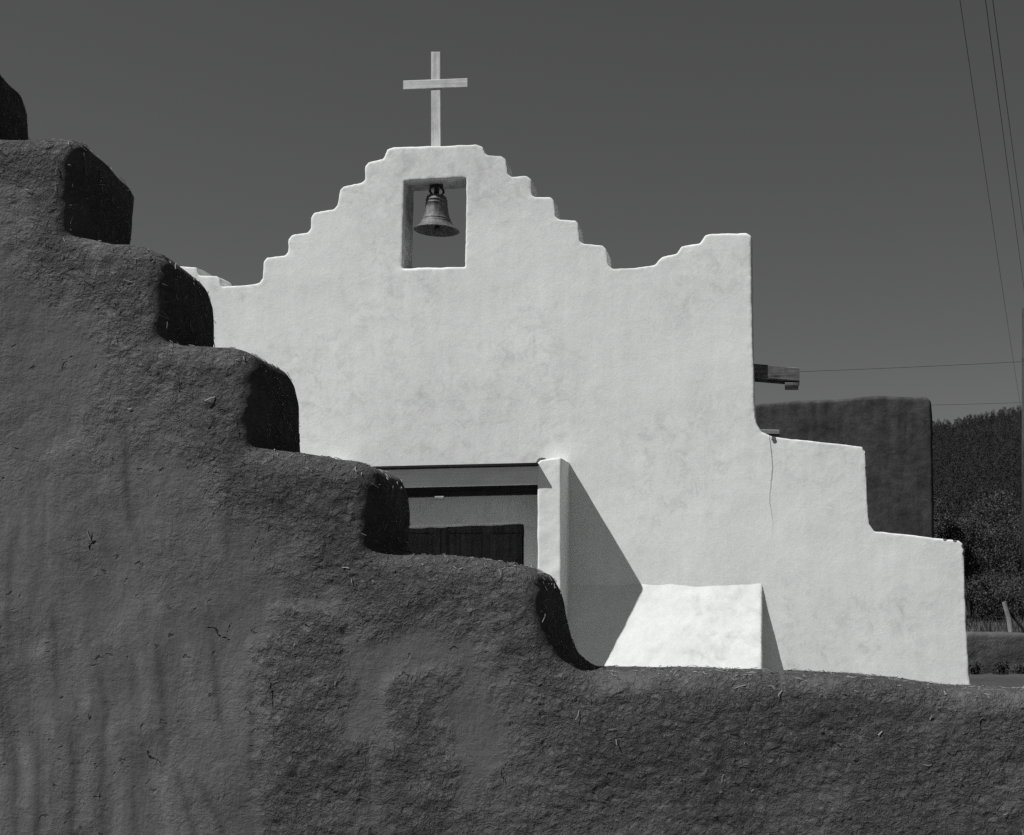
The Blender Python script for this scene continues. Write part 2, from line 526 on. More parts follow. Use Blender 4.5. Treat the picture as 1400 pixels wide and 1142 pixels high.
# ------------------------------------------------------------------ adobe solids from outlines
def adobe_solid(poly, y0, y1, h, R, blur, zmin, pad=0.12, hole=None, batter=0.0):
    P = np.asarray(poly)
    x0, x1 = P[:, 0].min() - pad, P[:, 0].max() + pad
    z1 = P[:, 1].max() + pad
    xs = np.arange(x0, x1, h); zs = np.arange(zmin - 0.05, z1, h); yp = np.arange(y0 - pad - batter, y1 + pad, h)
    X, Z = np.meshgrid(xs, zs, indexing='ij')
    d2 = poly_sdf(poly, X, Z)
    for hp in (hole or []):
        d2 = np.maximum(d2, -poly_sdf(hp, X, Z))
    d2 = blur2(d2, blur / h)
    d2 = d2.astype(np.float32)
    bt = (batter * np.clip(1 - (zs - zmin) / 3.0, 0, 1)).astype(np.float32)
    mid = (y0 + y1) / 2
    w = np.abs(yp - mid)[:, None].astype(np.float32) - ((y1 - y0) / 2 + bt[None, :] * (yp < mid)[:, None]).astype(np.float32)
    a = d2[:, None, :] + R
    b = (w + R)[None]
    f = np.minimum(np.maximum(a, b), 0) + np.sqrt(np.maximum(a, 0) ** 2 + np.maximum(b, 0) ** 2) - R
    v, q = surface_net(f, (xs[0], yp[0], zs[0]), h)
    ix = np.clip(((v[:, 0] - xs[0]) / h).astype(int), 0, len(xs) - 1); iz = np.clip(((v[:, 2] - zs[0]) / h).astype(int), 0, len(zs) - 1)
    return v, q, -d2[ix, iz]

# ---- the stepped mud wall in front
DW, TW = 4.5, 0.44
LIP = 0.075
def W(px, py):
    t = (PY - py) / F
    up = LIP * max(0.0, 1 + t - math.sqrt(1 + t * t)) if t > 0 else 0.0
    return (wx(px, DW), wz(py, DW) + up)
prof = [(-520, 22), (-420, 24), (-400, 30), (-230, 40), (-100, 46), (-58, 58), (-46, 92), (-44, 150), (-40, 186),
        (10, 188), (60, 190), (84, 190), (98, 193), (106, 202), (108, 222), (105, 255), (101, 290), (97, 322),
        (140, 330), (172, 332), (190, 337), (208, 345), (220, 361), (227, 384), (229, 410), (230, 440), (227, 465),
        (240, 474), (300, 480), (318, 483), (335, 491), (346, 508), (352, 540), (351, 590), (351, 612),
        (374, 622), (430, 630), (488, 637), (505, 646), (515, 665), (518, 700), (514, 748),
        (530, 755), (590, 759), (650, 765), (705, 772), (730, 784), (742, 808), (748, 845), (756, 882), (768, 906), (790, 921),
        (860, 923), (960, 922), (1080, 925), (1180, 931), (1260, 938), (1330, 946), (1420, 950), (1600, 956), (1850, 960)]
poly = [W(*p) for p in prof] + [(W(1850, 0)[0], -0.15), (W(-520, 0)[0], -0.15)]
HV = 0.007
v, q, edge = adobe_solid(poly, DW, DW + TW, HV, 0.075, 0.012, -0.1, batter=0.05)
n = vnormals(v, q)
vp = (v[:, 0] * F / DW + PX); vq = PY - (v[:, 2] - EYE) * F / DW         # where it is on the wall, in handy units
nz1 = fbm(v, 2.2, 3, 1); nz2 = fbm(v, 6.0, 3, 2)
rough = np.exp(-np.maximum(edge - 0.04, 0) / 0.22) * 1.15
rough = np.maximum(rough, sstep(620, 900, vp + 0.25 * (vq - 900)) * 1.05)
rough = np.maximum(rough, 0.95 * np.exp(-((vp - 430 - 60 * nz1) / 75) ** 2) * sstep(760, 900, vq))
rough = np.maximum(rough, 0.75 * sstep(470, 560, vp) * sstep(850, 950, vq))
rough = rough - 0.65 * np.exp(-((vp - 655) / 70) ** 2 - ((vq - 985) / 80) ** 2)
rough = sstep(0.25, 0.85, rough + 0.38 * nz1 + 0.34 * nz2) * 0.93 + 0.07
wash = sstep(420, 60, vp + 60 * nz1) * sstep(420, 900, vq) + 0.35 * sstep(640, 300, vp) * sstep(300, 700, vq)
disp = 0.022 * fbm(v, 1.7, 2, 3) + 0.004 * fbm(v, 5.5, 2, 4)
disp += rough * (sstep(0.02, 0.12, edge) * (0.0032 * fbm(v, 13, 2, 5, 0.6) + 0.0030 * fbm(v * np.array([1, 1, 1.4]), 31, 2, 6, 0.7)))
def line_dist(paths, wob, fr):
    px = vp + wob * fbm(v, fr, 3, 91); py = vq + wob * fbm(v, fr, 3, 95)
    best = np.full(len(v), 1e3); at = np.zeros(len(v))
    for path in paths:
        tot = len(path) - 1
        for k in range(tot):
            (ax, ay), (bx, by) = path[k], path[k + 1]
            ex, ey = bx - ax, by - ay
            t = np.clip(((px - ax) * ex + (py - ay) * ey) / (ex * ex + ey * ey), 0, 1)
            d = np.hypot(px - ax - t * ex, py - ay - t * ey)
            m = d < best
            best[m] = d[m]; at[m] = ((k + t) / tot)[m]
    return np.where(v[:, 1] < DW + 0.09, best, 1e3), at
cracks = [[(211, 468), (230, 490), (247, 512), (250, 535), (240, 550), (228, 563), (203, 590)], [(358, 715), (352, 742), (344, 768)], [(-30, 905), (0, 893), (20, 885), (36, 878)],
          [(258, 966), (283, 958), (300, 948), (313, 950)], [(204, 1022), (210, 1035), (232, 1042)], [(128, 1092), (145, 1085), (149, 1073)],
          [(470, 862), (493, 851), (506, 834)], [(366, 905), (376, 940), (384, 986)], [(737, 992), (739, 968), (736, 948)],
          [(1021, 960), (1024, 984), (1018, 1006)], [(990, 1012), (996, 1046), (1030, 1060), (1062, 1082)], [(438, 972), (474, 965), (478, 975)],
          [(700, 1028), (688, 1055), (701, 1074)], [(310, 866), (322, 850), (345, 848)], [(280, 858), (300, 862), (330, 880)], [(120, 760), (135, 742), (133, 722)],
          [(1120, 1010), (1150, 1022), (1190, 1018)], [(1240, 1050), (1262, 1075), (1258, 1100)], [(840, 1080), (866, 1066), (880, 1040)], [(560, 800), (580, 812), (585, 840)]]
cd_, ct_ = line_dist(cracks, 9, 16)
crack = np.clip((cd_ * (DW / F)) + 0.004 * (2 * np.abs(ct_ - 0.5)) ** 2, 0, 0.05)
rd, rt = line_dist([[(14, 930), (20, 985), (29, 1045), (31, 1160)], [(246, 1035), (262, 1092), (278, 1160)], [(268, 1045), (300, 1105), (318, 1160)], [(214, 850), (222, 905), (229, 960), (236, 1030)],
                    [(104, 990), (107, 1050), (106, 1160)], [(2, 860), (8, 930), (12, 1000)], [(60, 1010), (58, 1080), (62, 1160)], [(176, 560), (170, 640), (178, 720)], [(330, 560), (318, 640), (312, 760)], [(140, 900), (150, 980), (146, 1070), (152, 1160)], [(24, 700), (18, 800), (22, 900)], [(78, 820), (84, 900), (80, 980)], [(196, 1010), (190, 1090), (196, 1160)], [(285, 820), (292, 900), (306, 985)], [(340, 900), (352, 980), (350, 1060)]], 7, 5)
ld, lt = line_dist([[(40, 634), (95, 610), (135, 588), (168, 568)], [(2, 1000), (6, 1080), (10, 1160)], [(40, 990), (44, 1070), (42, 1160)], [(92, 1000), (94, 1160)], [(220, 780), (214, 840), (219, 900)], [(196, 880), (204, 960), (212, 1020)], [(122, 930), (126, 1030), (120, 1160)], [(256, 860), (262, 930), (270, 990)], [(60, 820), (54, 900), (60, 980)], [(160, 980), (170, 1070), (166, 1160)], [(300, 620), (290, 700), (296, 760)], [(226, 1040), (236, 1100), (240, 1160)]], 7, 5)
fade = lambda t: np.clip(np.minimum(t, 1 - t) * 5, 0, 1)
runs = -0.30 * np.exp(-(rd / 5.5) ** 2) * fade(rt * 0.8 + 0.02) + 0.24 * np.exp(-(ld / 8.0) ** 2) * fade(lt * 0.9 + 0.02)
topm = np.exp(-np.maximum(edge, 0) / 0.06)
disp += topm * (0.0045 * fbm(v, 11, 3, 8))
v2 = v + n * disp[:, None]
# the blocks have slumped towards the back of the wall
slump = sstep(DW + 0.08, DW + TW, v[:, 1]) * np.exp(-np.maximum(edge, 0) / 0.16) * sstep(-0.2, 0.3, n[:, 2]) * sstep(330, 100, vp)
v2[:, 2] -= slump * (0.062 + 0.02 * fbm(v, 7, 2, 17))
wall_loc = (wx(500, DW), DW + TW / 2, 0.0)
wall = mesh_np('adobe_wall', v2, q, M['mud'], loc=wall_loc, attrs=dict(rough=rough, wash=np.clip(wash, 0, 1), crack=crack, runs=runs))
tag(wall, 'dark mud plastered adobe wall in the foreground, stepping down to the right, straw in its rough surface', 'wall')

# straw in the mud: short stalks lying on or poking from the plaster
def straw_on(parent, v, n, weight, count, lmin, lmax, lift):
    w = weight / weight.sum()
    ids = rng.choice(len(v), count, p=w)
    vv, ff = [], []
    for i in ids:
        p, nn = v[i], n[i]
        t = rng.normal(size=3); t -= nn * (t @ nn); t /= np.linalg.norm(t)
        d = t + nn * rng.uniform(-0.05, lift); d /= np.linalg.norm(d)
        L = rng.uniform(lmin, lmax) * rng.uniform(0.4, 1); r = rng.uniform(0.0007, 0.0017)
        s1 = np.cross(d, nn); s1 /= max(np.linalg.norm(s1), 1e-9); s2 = np.cross(d, s1)
        bend = rng.normal(size=3) * L * 0.07
        k = len(vv)
        for tt in (0, 0.5, 1):
            c = p + nn * 0.0025 + d * L * (tt - 0.25) + bend * (1 - (2 * tt - 1) ** 2)
            for a in (0, 2.09, 4.19):
                vv.append(c + (s1 * math.cos(a) + s2 * math.sin(a)) * r)
        for g in (0, 3):
            for a in range(3):
                b = (a + 1) % 3
                ff.append((k + g + a, k + g + b, k + g + 3 + b, k + g + 3 + a))
    return mesh_np('straw', np.array(vv), np.array(ff), M['straw'], parent=parent, smooth=False)
n2 = vnormals(v2, q)
vis = ((n2[:, 1] < 0.3) & (vp > -150) & (vp < 1600) & (vq < 1300)).astype(float)
wt = vis * (2.2 * np.exp(-np.maximum(edge, 0) / 0.03) + 0.35 * rough * np.exp(-np.maximum(edge, 0) / 0.25) + 0.03 * rough + 0.004)
tag(straw_on(wall, v2, n2, wt, 1500, 0.008, 0.045, 0.22), kind='stuff')

# ------------------------------------------------------------------ the church
DF, TF = 14.7, 0.36
DP = DF - 0.55
def Fp(px, py): return (wx(px, DF), wz(py, DF))
right = [(527, 213), (530, 205), (538, 202), (600, 200), (652, 197), (660, 200), (663, 209), (667, 212), (685, 212), (692, 217), (695, 238),
         (700, 241), (720, 240), (727, 245), (727, 266), (732, 269), (753, 269), (758, 274), (760, 296), (764, 300), (787, 301), (791, 306),
         (793, 330), (798, 333), (824, 335), (830, 341), (832, 362), (838, 367), (868, 366), (895, 362), (905, 351), (925, 347), (931, 337),
         (940, 335), (957, 333), (964, 322), (971, 320), (1020, 319), (1027, 323), (1029, 450), (1032, 560), (1034, 578), (1041, 590),
         (1056, 597), (1120, 604), (1178, 610), (1184, 615), (1186, 680), (1189, 716), (1196, 726), (1250, 732), (1311, 740), (1318, 746),
         (1321, 850), (1327, 960), (1329, 1010)]
left = [(499, 246), (499, 228), (504, 222), (524, 218)]
left = [(-139, 1010), (-137, 960), (-131, 850), (-128, 746), (-121, 740), (-60, 732), (-6, 726), (1, 716), (4, 680), (6, 615), (12, 610),
        (70, 604), (134, 597), (149, 590), (156, 578), (158, 540), (162, 372), (167, 362), (205, 362), (240, 363), (254, 364),
        (269, 365), (272, 376), (280, 376.5), (297, 377), (301, 383), (303, 391.5), (330, 390), (354, 387), (359, 381), (360, 358), (365, 352),
        (389, 349), (393, 344), (394, 327), (399, 321), (420, 318), (424, 313), (425, 296), (430, 290), (456, 286), (461, 280), (464, 260),
        (469, 255), (494, 250)] + left
outline = [Fp(*p) for p in left + right]
bell_hole = [Fp(553, 248), Fp(637, 243), Fp(636, 365), Fp(550, 368)]
door_hole = [Fp(475, 724), Fp(715, 716), Fp(715, 1040), Fp(475, 1040)]
church = empty('church', (wx(595, DF), DF + 4, 0))
tag(church, 'whitewashed adobe church with a stepped bell gable and shaded doorway, behind the mud wall', 'church')
v, q, edge = adobe_solid(outline, DF, DF + TF, 0.014, 0.012, 0.008, -0.05, hole=[bell_hole, door_hole])
n = vnormals(v, q)
keep = np.exp(-np.maximum(edge, 0) / 0.05)
v = v + n * (0.014 * fbm(v, 0.8, 2, 21) + 0.0022 * fbm(v, 3.5, 2, 22) + 0.009 * keep * fbm(v, 7, 3, 23))[:, None]
chip = np.zeros(len(v))
for cx, cy, r in [(a, b, c * 0.62) for a, b, c in ((1183, 613, .05), (1185, 621, .035), (1292, 738, .03), (1306, 739, .04), (1318, 747, .05), (1319.5, 757, .05), (1321, 772, .03),
                  (1058, 600, .045), (1059.5, 604, .04), (1294, 737, .03), (1185, 640, .03), (1322, 800, .03))]:
    X, Z = Fp(cx, cy)
    chip = np.maximum(chip, np.exp(-((v[:, 0] - X) ** 2 + (v[:, 2] - Z) ** 2 + np.maximum(v[:, 1] - DF - 0.03, 0) ** 2) / r ** 2))
# grime under the gable's steps; the bell opening's inside is darker overall
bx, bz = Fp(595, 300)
gable_dark = 0.8 * np.exp(-((v[:, 0] - bx) / 1.3) ** 2 - ((v[:, 2] - Fp(0, 235)[1]) / 0.55) ** 2) * (fbm(v, 2.2, 3, 31) * 0.5 + 0.5)
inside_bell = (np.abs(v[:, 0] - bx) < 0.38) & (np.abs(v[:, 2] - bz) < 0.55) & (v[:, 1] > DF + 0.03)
gable_dark = np.where(inside_bell, 0.9, gable_dark)
# the crack where the buttress was added parts the two pieces
fc = v[q].mean(1)
zc0 = Fp(0, 597)[1]
wig = wx(1054.5, DF) + 0.016 * np.sin(fc[:, 2] * 9)
side = np.where(fc[:, 0] > wig, 1, np.where(fc[:, 0] < Fp(150, 0)[0] - (fc[:, 2] > Fp(0, 585)[1]) * 0.5, 2, 0))
for sd, nm in ((0, 'facade'), (1, 'stepped_buttress'), (2, 'stepped_buttress')):
    fq = q[side == sd]
    used = np.unique(fq)
    re = np.full(len(v), -1); re[used] = np.arange(len(used))
    o = mesh_np(nm, v[used], re[fq], M['cracked'], parent=church, attrs=dict(chip=chip[used], gable_dark=gable_dark[used]))
    # keep the shading unbroken across the join
    nn = vnormals(v, q)[used]
    o.data.normals_split_custom_set_from_vertices([tuple(a) for a in nn])

# sloping buttress beside the door
def slope_block(name, x0, x1, ztop, k, R, parent):
    h = 0.018
    xs = np.arange(x0 - 0.15, x1 + 0.15, h); ys = np.arange(DF - k * ztop - 0.25, DF + 0.16, h); zs = np.arange(-0.1, ztop + 0.5, h)
    X, Y, Z = np.meshgrid(xs, ys, zs, indexing='ij')
    nl = math.hypot(1, k)
    d = np.stack([x0 - X, X - x1, ((DF - Y) - k * (ztop - Z)) / nl, Y - (DF + 0.1), Z - ztop - 0.3]) + R
    f = np.minimum(d.max(0), 0) + np.sqrt((np.maximum(d, 0) ** 2).sum(0)) - R
    v, q = surface_net(f.astype(np.float32), (xs[0], ys[0], zs[0]), h)
    n = vnormals(v, q)
    v = v + n * (0.014 * fbm(v, 1.6, 3, 41) + 0.004 * fbm(v, 6, 2, 42))[:, None]
    return mesh_np(name, v, q, M['white'], parent=parent)
slope_block('sloping_buttress', wx(770, DF), wx(1043, DF), wz(799, DF), 0.29, 0.022, church)
slope_block('sloping_buttress', wx(147, DF), wx(420, DF), wz(799, DF), 0.29, 0.022, church)

# portal: two piers, beam, canopy board, lintel, doors
def pier(x0, x1, ztop):
    poly = [(x0, -0.1), (x0, ztop - 0.03), (x0 + 0.03, ztop), (x1 - 0.01, ztop + 0.03), (x1, ztop + 0.02), (x1, -0.1)]
    v, q, e = adobe_solid(poly, DP, DF + 0.1, 0.012, 0.012, 0.008, -0.08, pad=0.08)
    n = vnormals(v, q)
    v = v + n * (0.008 * fbm(v, 2.0, 3, 51) + 0.003 * fbm(v, 8, 2, 52))[:, None]
    return mesh_np('portal_pier', v, q, M['white'], parent=church)
PXR0, PXR1 = wx(735, DP), wx(767, DP)
PXL0, PXL1 = wx(423, DP), wx(455, DP)
pier(PXR0, PXR1, wz(629, DP)); pier(PXL0, PXL1, wz(637, DP))
zl, zr = wz(643.6, DP), wz(637, DP)
MB().box(PXL1 - 0.01, PXR0 + 0.012, DP + 0.012, DP + 0.16, zl - 0.205, zl, zt=zr - zl, bev=0.006).build('portal_beam', M['beam'], church)
MB().box(PXL1 - 0.05, PXR0 + 0.008, DP - 0.095, DF + 0.05, zl + 0.003, zl + 0.026, zt=zr - zl).build('canopy', M['darkwood'], church)
MB().box(PXL1 - 0.01, PXR0 + 0.012, DP + 0.05, DP + 0.22, zl - 0.305, zl - 0.208, zt=zr - zl, bev=0.005).build('lintel', M['darkwood'], church)
# crumbled mortar where the canopy meets the pier
vv, qq, e = adobe_solid([(PXR0 - 0.07, zr), (PXR0 + 0.02, zr), (PXR0 + 0.06, zr + 0.105), (PXR0 + 0.0, zr + 0.09)], DP + 0.03, DP + 0.4, 0.01, 0.02, 0.01, zr - 0.02, pad=0.06)
nn = vnormals(vv, qq)
mesh_np('mortar', vv + nn * (0.016 * fbm(vv, 14, 3, 61))[:, None], qq, M['nave'], parent=church)
MB().tube([(wx(594, DP), DP + 0.03, zl - 0.300), (wx(606, DP), DP + 0.03, zl - 0.298)], 0.022, 10).build('pale_bracket', M['plank'], church)  # small pale bracket below the beam
dy = DF + 0.24
dxl, dxr, dzt = wx(475, DF), wx(715, DF), wz(716, DF)
for k in range(2):
    x0 = dxl - 0.05 + k * ((dxr - dxl) / 2 + 0.05) ; x1 = x0 + (dxr - dxl) / 2 + 0.044
    d = MB().box(x0, x1, dy, dy + 0.05, 0.02, dzt + 0.06).build('door', M['door'], church)
    wv = (x1 - x0 - 0.3) / 2
    for i in range(2):
        for z0, z1 in ((0.2, 0.95), (1.1, 1.75), (1.88, 2.2)):
            xx = x0 + 0.1 + i * (wv + 0.1)
            MB().box(xx, xx + wv, dy - 0.018, dy + 0.01, z0, z1, bev=0.008).build('door_panel', M['door'], d)

# nave behind the front, its roof just below the parapet
nb = []
nx0, nx1, ny0, ny1, nz1_ = wx(340, DF), -0.85, DF + 0.32, DF + 17, wz(470, DF)
npoly = [(nx0, -0.1), (nx0 + 0.05, nz1_), (nx1 - 0.05, nz1_), (nx1, -0.1)]
v, q, e = adobe_solid(npoly, ny0, ny1, 0.09, 0.08, 0.09, -0.08, pad=0.25)
mesh_np('nave', v, q, M['nave'], parent=church)
# wooden spouts out of the nave's right side
DS = 14.97
def spout(px_end, top, bot, D, mat, depth, plank=False):
    x0, x1 = (nx1 - 0.2 if D > 15.2 else wx(1016, D)), wx(px_end, D)
    zt, zb = wz(top, D), wz(bot, D)
    H = zt - zb
    drop = -0.055
    m = MB()
    if plank:
        m.box(x0, x1, D - depth, D + depth, zb, zt, zt=drop * 0.4, bev=0.008)
        return m.build('water_spout', mat, church)
    m.box(x0, x1 - 0.05, D - depth, D + depth, zb + 0.06, zb + 0.10, zt=drop)             # floor
    m.box(x0, x1, D - depth - 0.055, D - depth - 0.003, zb - 0.002, zt - 0.045, zt=drop, bev=0.012)       # near side board
    m.box(x0, x1, D + depth + 0.003, D + depth + 0.055, zb - 0.002, zt, zt=drop, bev=0.012)       # far side board
    m.box(x1 - 0.17, x1 - 0.012, D - depth - 0.05, D + depth + 0.05, zb - 0.055 + drop, zb - 0.004 + drop, bev=0.015)   # block under the lip
    return m.build('water_spout', mat, church)
spout(1093, 494, 518, DS, M['spout'], 0.10)
spout(1065.5, 586.5, 593, 17.0, M['plank'], 0.09, plank=True)

# ---- cross on the gable
DC = DF + TF / 2
cx = wx(596, DC)
cz0 = wz(203, DC)
cr = empty('cross', (cx, DC, cz0))
tag(cr, 'weathered pale wooden cross standing on top of the bell gable', 'cross')
m = MB()
m.box(cx - 0.053, cx + 0.053, DC - 0.012, DC + 0.028, cz0 - 0.12, wz(71.5, DC), bev=0.004).build('post', M['cross'], cr)
za = wz(115.5, DC)
MB().box(wx(552, DC), wx(639.5, DC), DC - 0.021, DC - 0.0125, za - 0.066, za + 0.036, zt=0.028, bev=0.004).build('crossarm', M['arm'], cr)

# ---- bell in the opening
bxc, bD = wx(597, DF + 0.17), DF + 0.17
bz = lambda py: wz(py, bD)
bell = empty('bell', (bxc, bD, bz(252)))
tag(bell, 'dark weathered bronze bell hanging in the square gable opening', 'bell')
zm, zs_ = bz(315.5), bz(269)
Hb = zs_ - zm
pr = [(0.0, 1.03), (0.07, 1.03), (0.100, 1.01), (0.112, 0.97), (0.116, 0.90), (0.122, 0.895), (0.122, 0.86), (0.117, 0.85), (0.120, 0.80), (0.121, 0.795), (0.125, 0.78), (0.121, 0.77),
      (0.127, 0.65), (0.136, 0.50), (0.148, 0.38), (0.154, 0.345), (0.160, 0.335), (0.160, 0.31), (0.158, 0.30), (0.166, 0.27), (0.172, 0.262), (0.171, 0.245), (0.180, 0.20), (0.205, 0.12), (0.232, 0.06),
      (0.252, 0.025), (0.258, 0.0), (0.250, -0.012), (0.236, 0.01), (0.21, 0.06), (0.16, 0.18), (0.125, 0.5), (0.10, 0.85), (0.0, 0.93)]
MB().lathe([(r, z * Hb) for r, z in pr], (bxc, bD, zm), 64).build('bell_body', M['bronze'], bell, smooth=True)
m = MB()
for a in range(4):
    t = a * math.pi / 2 + 0.5
    dx, dy_ = math.cos(t), math.sin(t)
    pts = []
    for i in range(9):
        u = i / 8
        r = 0.028 + 0.052 * math.sin(math.pi * min(u * 1.02, 1))
        pts.append((bxc + dx * r, bD + dy_ * r, zs_ + 0.0 + 0.135 * u))
    m.tube(pts, 0.014, 8)
m.tube([(bxc, bD, zs_ + 0.02), (bxc, bD, bz(240))], 0.020, 10)
m.box(bxc - 0.07, bxc + 0.07, bD - 0.03, bD + 0.03, zs_ + 0.11, zs_ + 0.14, bev=0.01)
m.build('crown', M['iron'], bell, smooth=True)
MB().tube([(bxc, bD, zm + 0.3), (bxc + 0.004, bD, zm + 0.06), (bxc + 0.005, bD, zm + 0.03)], 0.009, 8).lathe([(0.0, -0.035), (0.025, -0.025), (0.035, 0), (0.025, 0.025), (0.0, 0.035)], (bxc + 0.005, bD, zm + 0.03), 14).build('clapper', M['iron'], bell, smooth=True)

# ------------------------------------------------------------------ things behind
DH = 34.0
hp = [(wx(1018, DH), -0.1), (wx(1018, DH), wz(556, DH)), (wx(1036, DH), wz(552, DH)), (wx(1070, DH), wz(549, DH)), (wx(1100, DH), wz(547, DH)), (wx(1150, DH), wz(545, DH)), (wx(1200, DH), wz(541, DH)),
      (wx(1235, DH), wz(542, DH)), (wx(1266, DH), wz(541, DH)), (wx(1274, DH), wz(547, DH)), (wx(1276, DH), wz(580, DH)), (wx(1279, DH), wz(930, DH)), (wx(1280, DH), -0.1)]
house = empty('adobe_house', (wx(1150, DH), DH + 3, 0))
tag(house, 'dark flat roofed adobe building behind the stepped right buttress', 'building')
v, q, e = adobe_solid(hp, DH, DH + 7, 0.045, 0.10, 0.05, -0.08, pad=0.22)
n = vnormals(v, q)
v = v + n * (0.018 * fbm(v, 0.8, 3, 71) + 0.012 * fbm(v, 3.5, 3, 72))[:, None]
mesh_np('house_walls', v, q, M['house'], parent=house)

DL = 23.0
lp = [(wx(1180, DL), -0.1), (wx(1185, DL), wz(868, DL)), (wx(1300, DL), wz(866, DL)), (wx(1340, DL), wz(865, DL)), (wx(1400, DL), wz(866, DL)), (wx(1600, DL), wz(864, DL)), (wx(1790, DL), wz(868, DL)), (wx(1800, DL), -0.1)]
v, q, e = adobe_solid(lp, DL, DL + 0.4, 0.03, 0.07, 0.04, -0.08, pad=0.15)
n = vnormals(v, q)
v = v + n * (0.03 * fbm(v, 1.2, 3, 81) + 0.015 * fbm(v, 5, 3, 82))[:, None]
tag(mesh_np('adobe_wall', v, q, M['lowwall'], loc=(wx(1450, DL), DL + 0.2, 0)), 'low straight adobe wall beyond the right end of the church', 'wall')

DPp = 26.5
fp = empty('fence_post', (wx(1385, DPp), DPp, float(ground_z(np.array(wx(1385, DPp)), np.array(DPp)))))
tag(fp, 'short pale fence post leaning left with a dark brace, behind the low adobe wall', 'fence post')
MB().tube([(wx(1388, DPp), DPp, fp.location.z - 0.1), (wx(1380, DPp), DPp, wz(848, DPp)), (wx(1373, DPp), DPp, wz(823, DPp))], 0.062, 9, 0.05).build('post', M['post'], fp)
MB().tube([(wx(1378, DPp), DPp + 0.1, wz(833, DPp)), (wx(1402, DPp), DPp + 0.15, wz(862, DPp)), (wx(1412, DPp), DPp + 0.15, wz(872, DPp))], 0.035, 8).build('brace', M['pole'], fp)

# foliage: many small leaf faces spread through uneven clumps
def leaf_mesh(centres, radii, per, size, up=0.3):
    n = len(centres)
    C = np.repeat(centres, per, 0); Rr = np.repeat(radii, per, 0)
    d = rng.normal(size=(n * per, 3)); d /= np.linalg.norm(d, axis=1, keepdims=True)
    P = C + d * Rr * (rng.random((n * per, 1)) ** 0.45)
    a = rng.normal(size=P.shape); a /= np.linalg.norm(a, axis=1, keepdims=True)
    b = np.cross(a, rng.normal(size=P.shape) + np.array([0, 0, up])); b /= np.linalg.norm(b, axis=1, keepdims=True)
    sz = size * rng.uniform(0.5, 1.2, (len(P), 1))
    v = np.stack([P - a * sz, P - b * sz * 0.55, P + a * sz, P + b * sz * 0.55], 1).reshape(-1, 3)
    f = np.arange(len(v)).reshape(-1, 4)
    tone = np.repeat(np.repeat(rng.normal(size=n), per) * 0.6 + rng.normal(size=n * per) * 0.5, 4)
    return v, f, np.clip(tone, -1, 1.6)

# the wood on the hill: one mass of small trees
cen, rad = [], []
tries = 3600
for _ in range(tries):
    y = 125 + 400 * random.random() ** 0.8
    x = random.uniform(wx(1225, y) - 6, wx(1440, y) + 14)
    z = float(hill_z(np.array(x), np.array(y)))
    hgt = random.uniform(2.2, 4.6)
    for k in range(3):
        u = k / 2
        cen.append((x + random.uniform(-.5, .5), y + random.uniform(-.5, .5), z + hgt * (0.25 + 0.6 * u)))
        r = hgt * (0.36 - 0.2 * u); rad.append((r, r, hgt * 0.2))
v, f, tone = leaf_mesh(np.array(cen), np.array(rad), 84, 0.14)
tag(mesh_np('forest', v, f, M['forest'], smooth=False, attrs=dict(tone=tone)), 'dark wooded hillside behind the adobe building', 'forest', kind='stuff')

def shrub(name, label, cat, group, px, D, top, wid, clumps, per, size, stems=5, tone_up=0.0):
    x = wx(px, D); z0 = float(ground_z(np.array(x), np.array(D)))
    H = wz(top, D) - z0
    o = empty(name, (x, D, z0)); tag(o, label, cat, group)
    c, r = [], []
    for k in range(clumps):
        u = random.random() ** 0.7
        ww = wid / 2 * (0.55 + 0.6 * math.sin(math.pi * min(0.95, 0.15 + u * 0.75)))
        th = random.uniform(0, 6.28); rr = ww * random.random() ** 0.5
        zz = z0 + H * (0.12 + 0.80 * u) * (1 - 0.25 * (rr / max(ww, .01)) ** 2)
        c.append((x + rr * math.cos(th), D + rr * 0.7 * math.sin(th), zz))
        s = random.uniform(0.10, 0.2) * wid
        r.append((s, s, s * 0.8))
    v, f, tone = leaf_mesh(np.array(c), np.array(r), per, size)
    mesh_np('foliage', v, f, M['shrub'], parent=o, smooth=False, attrs=dict(tone=np.clip(tone + tone_up, -1, 1.8)))
    m = MB()
    for k in range(stems):
        th = random.uniform(0, 6.28); e = wid * random.uniform(0.1, 0.32)
        m.tube([(x + random.uniform(-.1, .1), D + random.uniform(-.1, .1), z0 - 0.1), (x + e * 0.4 * math.cos(th), D + e * 0.4 * math.sin(th), z0 + H * 0.4),
                (x + e * math.cos(th), D + e * math.sin(th), z0 + H * 0.85)], 0.045, 6, 0.012)
    m.build('stems', M['bark'], o)
    return o
g1 = 'bushes and small trees beyond the low wall'
shrub('bushy_tree', 'bushy tree rising just right of the dark building, behind the white buttress', 'tree', g1, 1318, 42, 700, 2.6, 59, 144, 0.041)
shrub('bushy_tree', 'dark bushy tree at the right edge under the wooded hill', 'tree', g1, 1395, 48, 690, 2.8, 59, 134, 0.044, tone_up=-0.3)
shrub('bushy_tree', 'tall pale flecked tree in front of the wooded hill', 'tree', g1, 1362, 62, 655, 3.4, 70, 120, 0.055, tone_up=0.25)
shrub('bushy_tree', 'small tree showing lowest on the hill side of the dark building', 'tree', g1, 1278, 58, 672, 2.8, 52, 120, 0.055)
shrub('shrub', 'rounded low shrub behind the leaning fence post', 'shrub', g1, 1372, 34, 783, 1.9, 52, 144, 0.028, tone_up=0.1)
shrub('shrub', 'ragged upright shrub beside the end of the white buttress', 'shrub', g1, 1326, 33, 778, 1.3, 33, 120, 0.030, tone_up=0.2)
shrub('shrub', 'wide shrub cut by the right edge of the photo above the low wall', 'shrub', g1, 1425, 33, 776, 1.9, 46, 144, 0.028)

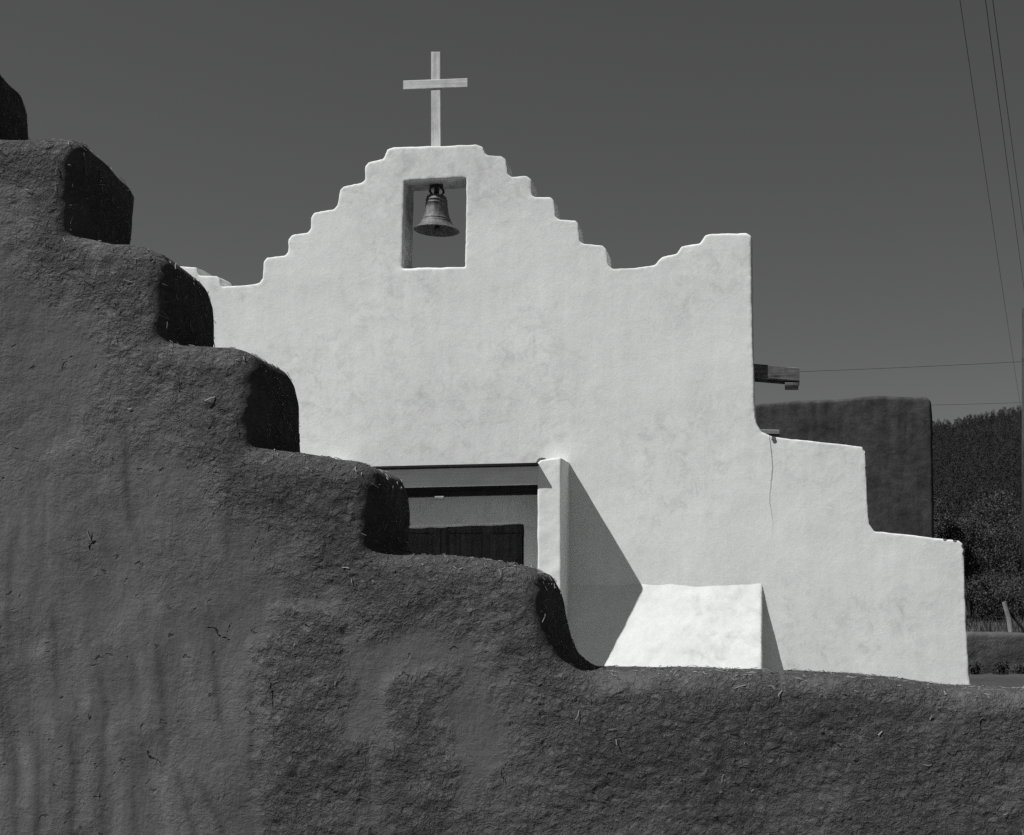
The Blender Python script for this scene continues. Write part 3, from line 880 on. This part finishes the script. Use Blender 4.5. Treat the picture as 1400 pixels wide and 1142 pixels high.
# grass bank between shrubs and low wall
nb_ = 5200
bx_ = rng.uniform(wx(1230, 28), wx(1480, 36), nb_); by_ = rng.uniform(23.7, 36, nb_)
bz_ = ground_z(bx_, by_)
hgt = rng.uniform(0.06, 0.24, nb_)
lean = rng.normal(size=(nb_, 2)) * 0.06
wv = rng.uniform(0.008, 0.02, nb_)
v = np.stack([np.stack([bx_ - wv, by_, bz_ - 0.02], 1), np.stack([bx_ + wv, by_, bz_ - 0.02], 1),
              np.stack([bx_ + lean[:, 0] + wv * .3, by_ + lean[:, 1], bz_ + hgt], 1), np.stack([bx_ + lean[:, 0] - wv * .3, by_ + lean[:, 1], bz_ + hgt], 1)], 1).reshape(-1, 3)
tag(mesh_np('grass', v, np.arange(len(v)).reshape(-1, 4), M['shrub'], smooth=False, attrs=dict(tone=np.repeat(rng.normal(size=nb_) * 0.5, 4))),
    'dry grass on the bank behind the low adobe wall', 'grass', kind='stuff')

def weed(px, D, hgt, wid, label):
    x = wx(px, D); z0 = float(ground_z(np.array(x), np.array(D)))
    c = np.array([(x + wid * (k / 8 - 0.5) * .5, D + random.uniform(-.06, .06), z0 + random.uniform(0.04, hgt)) for k in range(9)])
    v, f, tone = leaf_mesh(c, np.full((9, 3), 0.09), 40, 0.028)
    tag(mesh_np('weed', v, f, M['weed'], loc=(x, D, z0), smooth=False, attrs=dict(tone=tone)), label, 'weed', 'weeds along the low wall')
weed(1333, 22.8, 0.16, 0.28, 'dark weed tuft in the corner of low wall and white buttress')
weed(1368, 22.7, 0.17, 0.34, 'dark weed tuft at the foot of the low wall, below the leaning post')
weed(1396, 22.8, 0.12, 0.34, 'dark weed tuft at the low wall foot, nearest the right edge of the photo')

# ------------------------------------------------------------------ utility pole and wires
DU = 38.0
MB().tube([(wx(1403.5, DU), DU, -0.2), (wx(1402.5, DU), DU, wz(422, DU))], 0.145, 14, 0.12).build('utility_pole', M['pole'], loc=(wx(1403, DU), DU, 0), smooth=True)
up = bpy.data.objects['utility_pole']
tag(up, 'dark utility pole at the right edge of the photo', 'utility pole')
def wire(name, a, b, sag, r, label, group):
    A, B = Vector(a), Vector(b)
    pts = []
    for i in range(33):
        u = i / 32
        p = A.lerp(B, u); p.z -= sag * 4 * u * (1 - u)
        pts.append(tuple(p))
    o = MB().tube(pts, r, 6).build(name, M['wire'], loc=tuple(A), smooth=True)
    tag(o, label, 'wire', group)
g2 = 'overhead wires on the right'
wire('overhead_wire', pt(1292, -140, 16), pt(1409, 640, 70), 0.25, 0.005, 'leftmost of the three steep overhead wires at upper right', g2)
wire('overhead_wire', pt(1325, -170, 16), pt(1424, 560, 70), 0.25, 0.006, 'middle one of the three steep overhead wires at upper right', g2)
wire('overhead_wire', pt(1336, -160, 16), pt(1428, 510, 70), 0.25, 0.006, 'rightmost of the three steep overhead wires at upper right', g2)
wire('overhead_wire', pt(820, 516, 52), pt(1560, 485, 52), 0.12, 0.008, 'level wire running right from the wooden water spout', g2)
wire('overhead_wire', pt(820, 559, 56), pt(1560, 545, 56), 0.12, 0.007, 'lower level wire just above the hill, right of the dark building', g2)
